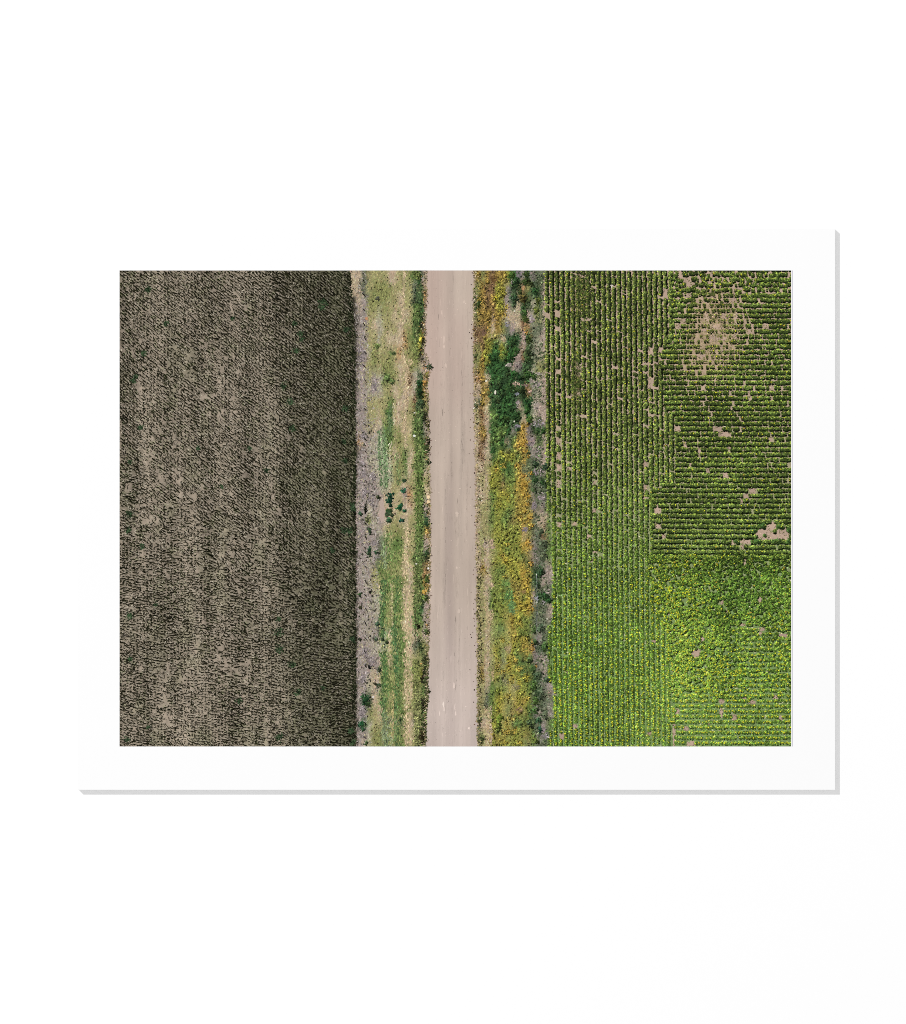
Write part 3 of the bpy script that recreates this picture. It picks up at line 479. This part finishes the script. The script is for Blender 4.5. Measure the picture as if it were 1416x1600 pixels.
    n = 800; y = rng.uniform(PY0, PY1, n); x = roadR(y) + np.abs(rng.normal(0, 3.2, n)) - 1.4
    ink.strokes(x, y, rng.uniform(1.5, 4, n), rng.uniform(.7, 1.4, n), rng.normal(0, .9, n), 0, np.where(rng.random((n, 1)) < .55, [150, 134, 82.], [184, 160, 130.]) * np.exp(rng.normal(0, .18, (n, 1))), 21)
    n = 190; y = rng.uniform(900, PY1, n); x = roadR(y) + np.abs(rng.normal(3.0, 2.2, n))
    ink.strokes(x, y, rng.uniform(2, 4.5, n), rng.uniform(1, 2, n), 2.0 + rng.normal(0, .6, n), 0, np.array([56, 54, 32.]) * rng.uniform(.5, 1.5, (n, 1)), 20)
    for bx, by, rx, ry in ((760,595,1.6,2),(774,613,1.6,4),(803.5,658.5,1.4,1.4),(852,751.5,1,.8),(838.5,898,.9,1.2),(804.5,486,1.2,1.6),(839,941,1,1.6),(855,967,1,1.6),(753,782.5,1.2,1)):
        ink.blobs(np.array([bx]), np.array([by]), rx, ry, 0, np.array([226, 220, 198.]), 21, k=7, jit=.3)
    # thin pale wire along the field's edge
    y = np.linspace(898, 1000, 30); ink.strokes(839.2 + rng.normal(0, .25, 30), y, 4.2, .6, 1.57, 0, np.array([170, 172, 176.]) * rng.uniform(.7, 1.1, (30, 1)), 20)
    o = ink.build('weed_strip', mat, parent, .82); o['label'] = 'strip of yellow and green flowering weeds right of the road'
    return o

# ================================================================== 5  sunflower field
GAPS = [(1041,457,4.5,10),(1034,546,5,4.5),(1028,566,5,6),(1013,552,3,12),(1013,578,2.6,12),(1014,600,2.6,14),(1060,668,6,6),(1072,697,4,5),(1122,672,9,6.5),(1133,678,12,4),(1099,650,5,4.5),(1170,617,4.5,5),(1206,607,5,4.5),(1206,624,4,4),(1191,616,3,3),
        (1135,742,6,6),(1176,766,6,6),(1166,777,8,5),(1158,782,4,4),(1008,725,3.6,6),(1008,762,3.4,5),(1008,778,3.4,6),(1027,796,5.5,8),(1028,821,5,5),(1036,838,4,4),(1190,832,14,10),(1215,838,20,9),(1206,822,8,7),(1166,846,10,4),(1160,855,3,4),(1145,847,5,4),(1226,830,8,6),
        (1088,1021,8,7.5),(1080,1163,7.5,5),(1053.5,1146,2.2,22),(1058,1112,4,4.5),(1072,1138,4.5,4),(1163,878,3,8),(1187,936,4,9),(1190,983,7,2.5),(1224,993,9,3.5),(1189,990,3,3),(1135,956,4,3),(1128,940,3,5),(1098,999,4,5),(1130,975,3,2),(1160,976,5,2),
        (1163,1090,6,3),(1176,1098,5,4),(1212,1090,4,4),(1128,1096,4,4),(1127,1114,3,7),(1148,1122,4,6),(1156,1132,4,4),(1220,1122,4,3.5),(1107,1130,2,3),(1022,1002,4,3),(1043,959,3,2.5),(1016,1146,4,3),(885,1050,3,3),(1199,1050,4,2.5),(955,445,4,5),(948,499,3,4),
        (872,470,3,5),(873,500,3,6),(873,690,3,7),(873,712,3,7),(873,730,3,9),(873,756,2.6,6),(874,820,3,6),(862,1084,7,8),(878,1150,4,5),(890,733,2.6,3),(899,1135,4,3),(929,754,3,3),(920,838,4,3.5),(930,862,3.6,3),(924,875,3,3),(929,799,3,4),(898,818,3,4),(1080,724,3,5),(1092,706,3,7),(1107,736,3,4),(1140,700,3,3),(1203,686,4,4),(1062,430,4,8),(1075,443,5,7),
        (1079,458,4,6),(1112,430,3,6),(1068,500,4,4),(1146,470,3,10),(1150,500,4,10),(1130,495,6,5),(1148,525,4,8),(1115,528,9,7),(1100,515,8,4),(1120,510,10,4),(1132,530,8,4),(1095,555,7,5),(1128,545,4,8),(1180,432,4,4),(1171,516,5,4),(1195,510,4,3),(1105,495,5,8),(1060,510,4,3),(907,645,3,5),(901,615,4,12),(902,580,4,14)]
def sunflower_field(mat, parent):
    ink = Ink()
    yel = lambda x, y: np.clip(.05 + .24 * sstep(840, 950, y) + .28 * sstep(980, 1130, y)
                               + .20 * np.exp(-(((x - 1045) / 60) ** 2 + ((y - 925) / 55) ** 2)) + .22 * np.exp(-(((x - 1150) / 70) ** 2 + ((y - 1080) / 55) ** 2))
                               + .25 * sstep(1180, 1236, x) * sstep(1100, 1150, y) - .28 * np.exp(-(((x - 1170) / 60) ** 2 + ((y - 935) / 45) ** 2)) , 0, .92)
    weedy = lambda x, y: np.clip(np.exp(-(((x - 1118) / 46) ** 2 + ((y - 515) / 62) ** 2)) * 1.15 + .5 * np.exp(-(((x - 1085) / 35) ** 2 + ((y - 570) / 30) ** 2)), 0, 1)
    lush = lambda y: sstep(560, 1040, y)
    B = piece([(422, 1048), (520, 1052), (545, 1036), (640, 1040), (650, 1057), (752, 1057), (762, 1023), (862, 1023), (880, 1012), (1000, 1042), (1090, 1052), (1166, 1053)])
    def base(X, Y):
        W = weedy(X, Y)[..., None]; Lh = lush(Y)[..., None] * .85
        c = np.array([184, 160, 138.])
        c = c * (1 - Lh) + np.array([114, 146, 80.]) * Lh
        c = c * (1 - .5 * W) + np.array([172, 150, 112.]) * .5 * W
        return c * (1 + .28 * (fbm(X, Y, 3.5, 3.5, 101, 2) - .5))[..., None]
    ink.sheet(lambda q: cropL(q) + 1.5, lambda q: PX1, base, 2.8, dx=2.5, dy=2.5)
    # bare patches
    for gx, gy, rx, ry in GAPS:
        white = (gx, gy) in ((955, 445), (948, 499))
        c = np.array([222, 208, 196.]) if white else np.array([186, 160, 140.]) * rng.uniform(.93, 1.05)
        ink.blobs(np.array([gx]), np.array([gy]), rx * 1.05, ry * 1.05, 0, c, 3.7, k=14, jit=.22)
        if rx * ry > 60:
            n = int(rx * ry * .5); a = rng.random(n) * 6.28; q = np.sqrt(rng.random(n))
            ink.blobs(gx + np.cos(a) * q * rx, gy + np.sin(a) * q * ry, rng.uniform(.5, 1.4, n), .7, 0, c * np.exp(rng.normal(0, .07, (n, 1))), 4.6, k=6)
    for gx, gy, rx, ry in GAPS:
        n = int(4 + (rx + ry) * 1.1); a = rng.random(n) * 6.28
        q = rng.uniform(.55, 1.1, n)
        ink.strokes(gx + np.cos(a) * q * rx, gy + np.sin(a) * q * ry, rng.uniform(1.2, 3, n), rng.uniform(.7, 1.5, n), rng.random(n) * 3.14, 0, np.where(rng.random((n, 1)) < .5, [92, 96, 52.], [136, 118, 90.]) * np.exp(rng.normal(0, .25, (n, 1))), 5)
    def free(x, y):
        ok = np.ones(len(x), bool)
        for gx, gy, rx, ry in GAPS:
            ok &= ((x - gx) / rx) ** 2 + ((y - gy) / ry) ** 2 > .55 + .6 * rng.random(len(x))
        return ok
    # ---- plant positions: rows down the left block, rows across the right block, closed stand between
    Bq = B
    B = lambda q: Bq(q) + (fbm(np.asarray(q, float) * 0 + 5, q, 50, 14, 161, 2) - .5) * 26 * sstep(862, 900, q) + (fbm(np.asarray(q, float) * 0 + 9, q, 50, 9, 162, 2) - .5) * 6
    xs, ys, kind = [], [], []
    for k in range(-1, 26):
        y = np.arange(PY0 - 2 + rng.random() * 4, PY1 + 2, 4.45); y = y + rng.normal(0, .6, len(y))
        x = 853.3 + 8.05 * k + 7.0 * (y - 422) / 744 + rng.normal(0, .22 if k < 19 else .5, len(y)) + .8 * (fbm(y * 0 + k * 9, y, 5, 60, 110) - .5)
        ok = (x > cropL(y) + .5) & (x < B(y) - 1)
        dark = np.exp(-(((x - 912) / 16) ** 2 + ((y - 460) / 70) ** 2)) + .8 * np.exp(-(((x - 902) / 9) ** 2 + ((y - 600) / 60) ** 2))
        pgap = .012 + .22 * np.clip(dark, 0, 1) + (.02 * (1 - lush(y)))
        if k == 2: pgap = pgap + .40 * sstep(440, 520, y) * (1 - sstep(830, 900, y))
        if 17 <= k <= 20: pgap = pgap + .22 * sstep(520, 560, y) * (1 - sstep(640, 700, y))
        g = rng.random(len(y)) < pgap * .5
        ok &= ~g
        xs.append(x[ok]); ys.append(y[ok]); kind.append(np.zeros(ok.sum()))
    j = 0; yr = 420.8
    while yr < 1172:
        x = np.arange(1000, 1240, 4.4); x = x + rng.normal(0, .7, len(x))
        rowy = yr + .9 * np.sin(x / 60 + 1) * .5
        close = sstep(864, 885, yr) * (1 - sstep(1068, 1100, yr))
        side = sstep(1110, 1160, x) * sstep(960, 985, yr)
        jit = .40 + 2.6 * close * (1 - .8 * side) + 1.3 * (1 - sstep(430, 500, yr)) * (1 - .5 * sstep(1150, 1200, x))
        y = rowy + rng.normal(0, 1, len(x)) * jit; x = x + rng.normal(0, 1, len(x)) * np.minimum(jit, 2) * .6
        ok = (x > B(y) - 2.5) & (x < PX1 + 2)
        W = weedy(x, y)
        g = rng.random(len(x)) < .008 + .17 * W
        g |= fbm(x, y + 400 * j, 10, 3, 117, 1) > .992 - .06 * W
        ok &= ~g
        xs.append(x[ok]); ys.append(y[ok]); kind.append(np.where(close[None] * (1 - .8 * side[ok]) > .35, 2, 1) * np.ones(ok.sum()))
        yr += 8.03 if yr < 1090 else 8.25; j += 1
    x = np.concatenate(xs); y = np.concatenate(ys); K = np.concatenate(kind)
    # closed stand: extra plants so that the rows vanish
    n = 3000; ex = rng.uniform(1005, 1237, n); ey = rng.uniform(866, 1092, n)
    side = sstep(1120, 1160, ex) * sstep(965, 985, ey)
    k = (ex > B(ey)) & (rng.random(n) < 1 - .8 * side) & (rng.random(n) < .9 - .35 * sstep(1040, 1090, ey)); x = np.concatenate([x, ex[k]]); y = np.concatenate([y, ey[k]]); K = np.concatenate([K, np.full(k.sum(), 2.)])
    k = free(x, y) & (y > PY0 - 3) & (y < PY1 + 3); x, y, K = x[k], y[k], K[k]; n = len(x)
    Lh, W, F = lush(y), weedy(x, y), yel(x, y)
    F = np.where(K == 2, F * (.62 - .35 * sstep(1070, 1120, x) * (1 - sstep(985, 1010, y))), F); F = np.where((K == 0) & (y > 930), F * 1.35, F)
    vert, hor, clo = K == 0, K == 1, K == 2
    size = np.clip(rng.normal(1, .17, n), .6, 1.4) * (1 - .28 * W)
    fol = np.array([106, 126, 70.]) * (1 - Lh[:, None]) + np.array([108, 150, 64.]) * Lh[:, None]
    fol = np.where(hor[:, None] & (y < 870)[:, None], np.array([98, 124, 62.]), fol)
    fol = np.where(clo[:, None], np.array([102, 140, 58.]), fol)
    deep = np.clip(np.exp(-(((x - 1165) / 75) ** 2 + ((y - 925) / 55) ** 2)) * (K == 2) * 1.1, 0, 1)[:, None]
    fol = fol * (1 - .75 * deep) + np.array([80, 118, 52.]) * .75 * deep
    fol = fol * (1 - .45 * W[:, None]) + np.array([128, 128, 76.]) * .45 * W[:, None]
    drk = np.clip(np.exp(-(((x - 912) / 16) ** 2 + ((y - 460) / 70) ** 2)) + .8 * np.exp(-(((x - 902) / 9) ** 2 + ((y - 600) / 60) ** 2)), 0, 1)[:, None]
    fol = fol * (1 - .35 * drk) + np.array([62, 74, 34.]) * .35 * drk
    fol = fol * np.exp(.5 * (fbm(x, y, 40, 40, 119, 2) - .5))[:, None] * np.exp(rng.normal(0, .09, (n, 1)))
    fol = fol * (1 + .24 * np.exp(-(((x - 1070) / 130) ** 2 + ((y - 1110) / 130) ** 2)))[:, None] * np.array([1.03, 1, .92])
    fol = fol * (1 - .24 * (clo * (1 - sstep(868, 925, y))))[:, None]
    fol = fol * (1 + .14 * (hor * sstep(740, 862, y) * (y < 870)))[:, None]
    haze = (np.exp(-(((x - 1040) / 90) ** 2 + ((y - 1175) / 90) ** 2)) * .20)[:, None]
    fol = fol * (1 - haze) + np.array([150, 182, 110.]) * haze
    # leafy ground between the rows where the stand has closed
    m = 9000; gx = rng.uniform(856, 1237, m); gy = rng.uniform(640, PY1, m)
    kk = (gx > cropL(gy) + 2) & (rng.random(m) < lush(gy) * np.where((gx > B(gy)) & (gy < 866), .06, 1)); gx, gy = gx[kk], gy[kk]
    kk = free(gx, gy); gx, gy = gx[kk], gy[kk]; m = len(gx)
    ink.strokes(gx, gy, rng.uniform(2, 4.5, m), rng.uniform(1, 2.2, m), rng.random(m) * 3.14, rng.normal(0, .4, m), np.where(rng.random((m, 1)) < .8, [114, 148, 88.], [172, 168, 136.]) * np.exp(rng.normal(0, .18, (m, 1))), 5)
    # printed shade of each plant
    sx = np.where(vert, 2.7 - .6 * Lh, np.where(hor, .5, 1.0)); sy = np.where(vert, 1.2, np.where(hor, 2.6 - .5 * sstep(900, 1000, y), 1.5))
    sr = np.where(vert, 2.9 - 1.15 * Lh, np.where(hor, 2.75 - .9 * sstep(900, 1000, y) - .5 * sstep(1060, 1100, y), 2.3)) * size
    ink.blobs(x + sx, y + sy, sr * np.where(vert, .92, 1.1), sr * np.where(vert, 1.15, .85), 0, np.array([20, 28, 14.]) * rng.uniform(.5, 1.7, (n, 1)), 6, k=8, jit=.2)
    # crown of leaves
    rx = np.where(vert, 2.6 + .75 * Lh, np.where(hor, 3.1, 2.5)) * size; ry = np.where(vert, 3.0, np.where(hor, 2.9, 2.2)) * size
    ink.blobs(x, y - np.where(hor, .6, .2), rx, ry, 0, fol * .62, 8, k=9, jit=.22)
    for r_ in range(7):
        a = rng.random(n) * 6.28; q = np.sqrt(rng.random(n)) * 1.02
        lx, ly = np.cos(a) * q, np.sin(a) * q
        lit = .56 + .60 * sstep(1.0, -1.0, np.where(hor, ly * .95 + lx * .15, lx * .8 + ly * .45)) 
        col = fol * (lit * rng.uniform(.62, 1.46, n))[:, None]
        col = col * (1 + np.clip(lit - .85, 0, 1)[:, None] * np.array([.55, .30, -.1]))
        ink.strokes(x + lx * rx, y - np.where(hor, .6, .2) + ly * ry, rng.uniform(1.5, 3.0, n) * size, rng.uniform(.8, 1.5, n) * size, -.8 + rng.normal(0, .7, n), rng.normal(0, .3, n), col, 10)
    # pale leaf blades and dark gaps in the crowns
    s = rng.random(n) < .8; m = s.sum()
    ink.strokes((x + rng.normal(-.4, 1.6, n))[s], (y + rng.normal(-.6, 1.3, n))[s], rng.uniform(1.0, 2.2, m), rng.uniform(.6, 1.1, m), -.8 + rng.normal(0, .6, m), 0, np.minimum(fol[s] * rng.uniform(1.15, 1.6, (m, 1)) + 8, 215), 12)
    for r_ in range(2):
        s = rng.random(n) < np.where(clo, .55, .42); m = s.sum()
        ink.strokes((x + rng.normal(.5, 1.7, n))[s], (y + rng.normal(.5, 1.5, n))[s], rng.uniform(1.0, 2.4, m), rng.uniform(.7, 1.3, m), -.8 + rng.normal(0, .7, m), 0, np.array([26, 38, 16.]) * rng.uniform(.5, 1.8, (m, 1)), 12)
    # lit buds: lime specks on the side that faces the light
    for r_ in range(2):
        s = rng.random(n) < np.where(clo, .40 * (1 - .6 * deep[:, 0]), .66 - .12 * r_) * (1 - .4 * W); m = s.sum()
        ox = np.where(vert, rng.normal(-.7, .9, n), rng.normal(0, 1.5, n)); oy = np.where(hor, -1.9 + rng.normal(0, .5, n), rng.normal(-.5, 1.2, n))
        ink.blobs((x + ox)[s], (y + oy)[s], rng.uniform(.55, 1.05, m), rng.uniform(.5, .9, m), 0, np.array([156, 168, 68.]) * np.exp(rng.normal(0, .16, (m, 1))), 13, k=6)
    # open yellow flower heads
    for r_ in range(2):
        s = rng.random(n) < F * (1.0 if r_ == 0 else .45); m = s.sum()
        ox = np.where(vert, rng.normal(0, .8, n), rng.normal(0, 1.4, n)); oy = np.where(hor, rng.normal(-.8, .6, n), rng.normal(0, 1.2, n))
        ink.blobs((x + ox + .5)[s], (y + oy + .7)[s], .9, .8, 0, np.array([84, 84, 22.]), 14, k=6)
        ink.blobs((x + ox)[s], (y + oy)[s], rng.uniform(.65, 1.1, m), rng.uniform(.6, .95, m), rng.random(m) * 3, np.array([216, 212, 46.]) * np.exp(rng.normal(0, .10, (m, 1))) * np.array([1, 1, 1.]), 15, k=8, jit=.25)
    # orange heads past flowering, thin
    s = rng.random(n) < .012; m = s.sum(); ink.blobs(x[s], y[s] - .8, 1.1, .9, 0, np.array([206, 160, 60.]), 16, k=6)
    # weeds in the thin patch and between the rows of the first block
    m = 1500; gx = rng.normal(1118, 38, m); gy = rng.normal(518, 46, m); kk = (rng.random(m) < weedy(gx, gy)) & (gx > 1050) & (gx < PX1) & (gy > PY0); gx, gy = gx[kk], gy[kk]; m = len(gx)
    ink.strokes(gx, gy, rng.uniform(1.5, 4, m), rng.uniform(.7, 1.6, m), rng.random(m) * 3.14, 0, np.where(rng.random((m, 1)) < .55, [120, 118, 66.], [176, 152, 116.]) * np.exp(rng.normal(0, .16, (m, 1))), 9)
    m = 900; gx = np.concatenate([rng.normal(911, 8, m), rng.normal(902, 5, 500)]); gy = np.concatenate([rng.normal(455, 28, m), rng.normal(600, 36, 500)]); kk = gy > PY0; gx, gy = gx[kk], gy[kk]; m = len(gx)
    ink.strokes(gx, gy, rng.uniform(2, 4.5, m), rng.uniform(.9, 1.8, m), 1.4 + rng.normal(0, .5, m), 0, np.where(rng.random((m, 1)) < .6, [66, 80, 38.], np.where(rng.random((m, 1)) < .5, [112, 104, 66.], [36, 44, 22.])) * np.exp(rng.normal(0, .2, (m, 1))), 12)
    # a few lone plants on the big bare patch
    for bx, by, rx, ry in ((1176,824,4,2.6),(1191,821,5,4),(1179,830,5,4),(1195,837,2.5,2.6),(1183,846,8,3.4),(1214,845,8,3.4),(1232,846,4,4),(1149,846,3,3),(1182,838,1.2,1.2),(1218,823,5,3),(1233,829,4,4)):
        clump(ink, bx, by, rx, ry, (68, 100, 48), 12, n=int(14 + rx * ry * 2), dark=.25, k=.8)
    o = ink.build('sunflower_field', mat, parent, .95); o['label'] = 'bright green sunflower field planted in rows, yellow heads towards the bottom'
    return o

# ------------------------------------------------------------------ the printed picture
base = Ink()
base.polys(np.array([[[PX0, PY0], [PX0, PY1], [PX1, PY1], [PX1, PY0]]]), np.array([110, 104, 84.]), .3, 0)
keep = PX1; PX1 = 1240.0
base.polys(np.array([[[1238.0, 422.6], [1238.0, 1166.6], [1238.7, 1166.6], [1238.7, 422.6]]]), np.array([176, 172, 190.]), .3, 0)
PX1 = keep
picture = base.build('photograph', ink_material('photo_ink', .05, 900), art)
picture['label'] = 'aerial colour photograph with a hairline down its outer side'
dark_field(ink_material('dark_field_ink', .16, 1400), picture)
grass_verge(ink_material('grass_verge_ink', .12, 1500), picture)
dirt_road(ink_material('dirt_road_ink', .018, 1200, (1, 1, .25)), picture)
weed_strip(ink_material('weed_strip_ink', .12, 1500), picture)
sunflower_field(ink_material('sunflower_ink', .12, 1500), picture)

# ------------------------------------------------------------------ light: an even white studio and one small lamp up on the left
W_ = bpy.data.worlds.new('World'); bpy.context.scene.world = W_; W_.use_nodes = True
bg = W_.node_tree.nodes['Background']; bg.inputs['Color'].default_value = (1, 1, 1, 1); bg.inputs['Strength'].default_value = ENV
ld = bpy.data.lights.new('studio_lamp', 'SPOT'); ld.spot_size = math.radians(12); ld.spot_blend = 0.2; ld.shadow_soft_size = 0.012
lo = bpy.data.objects.new('studio_lamp', ld); C.objects.link(lo)
d = np.array([-1.0, -1.0, 0.97]); d = d / np.linalg.norm(d); R_ = 14.0
lo.location = tuple(d * R_)
from mathutils import Vector
lo.rotation_euler = Vector(-d).to_track_quat('-Z', 'Y').to_euler()
cosi = abs(d[1])
# spot radiant intensity = P/(4 pi); irradiance = I cos / R^2 ; radiance/albedo = irradiance/pi
ld.energy = KEY * math.pi * R_ ** 2 / cosi * 4 * math.pi

# ------------------------------------------------------------------ camera
cd = bpy.data.cameras.new('camera'); cam = bpy.data.objects.new('camera', cd); C.objects.link(cam)
DIST = 2.4
cam.location = (0, -BOARD - DIST, 0); cam.rotation_euler = (math.radians(90), 0, 0)
cd.sensor_fit = 'VERTICAL'; cd.sensor_height = 24; cd.lens = 24 * DIST / (1600 * S)
cd.clip_start = 0.05; cd.clip_end = 100
sc = bpy.context.scene; sc.camera = cam

sc.render.engine = 'CYCLES'
sc.cycles.use_denoising = False
sc.cycles.max_bounces = 3
sc.cycles.filter_width = 0.95
sc.view_settings.view_transform = 'Standard'; sc.view_settings.look = 'None'
sc.view_settings.exposure = 0; sc.view_settings.gamma = 1; sc.view_settings.use_curve_mapping = False
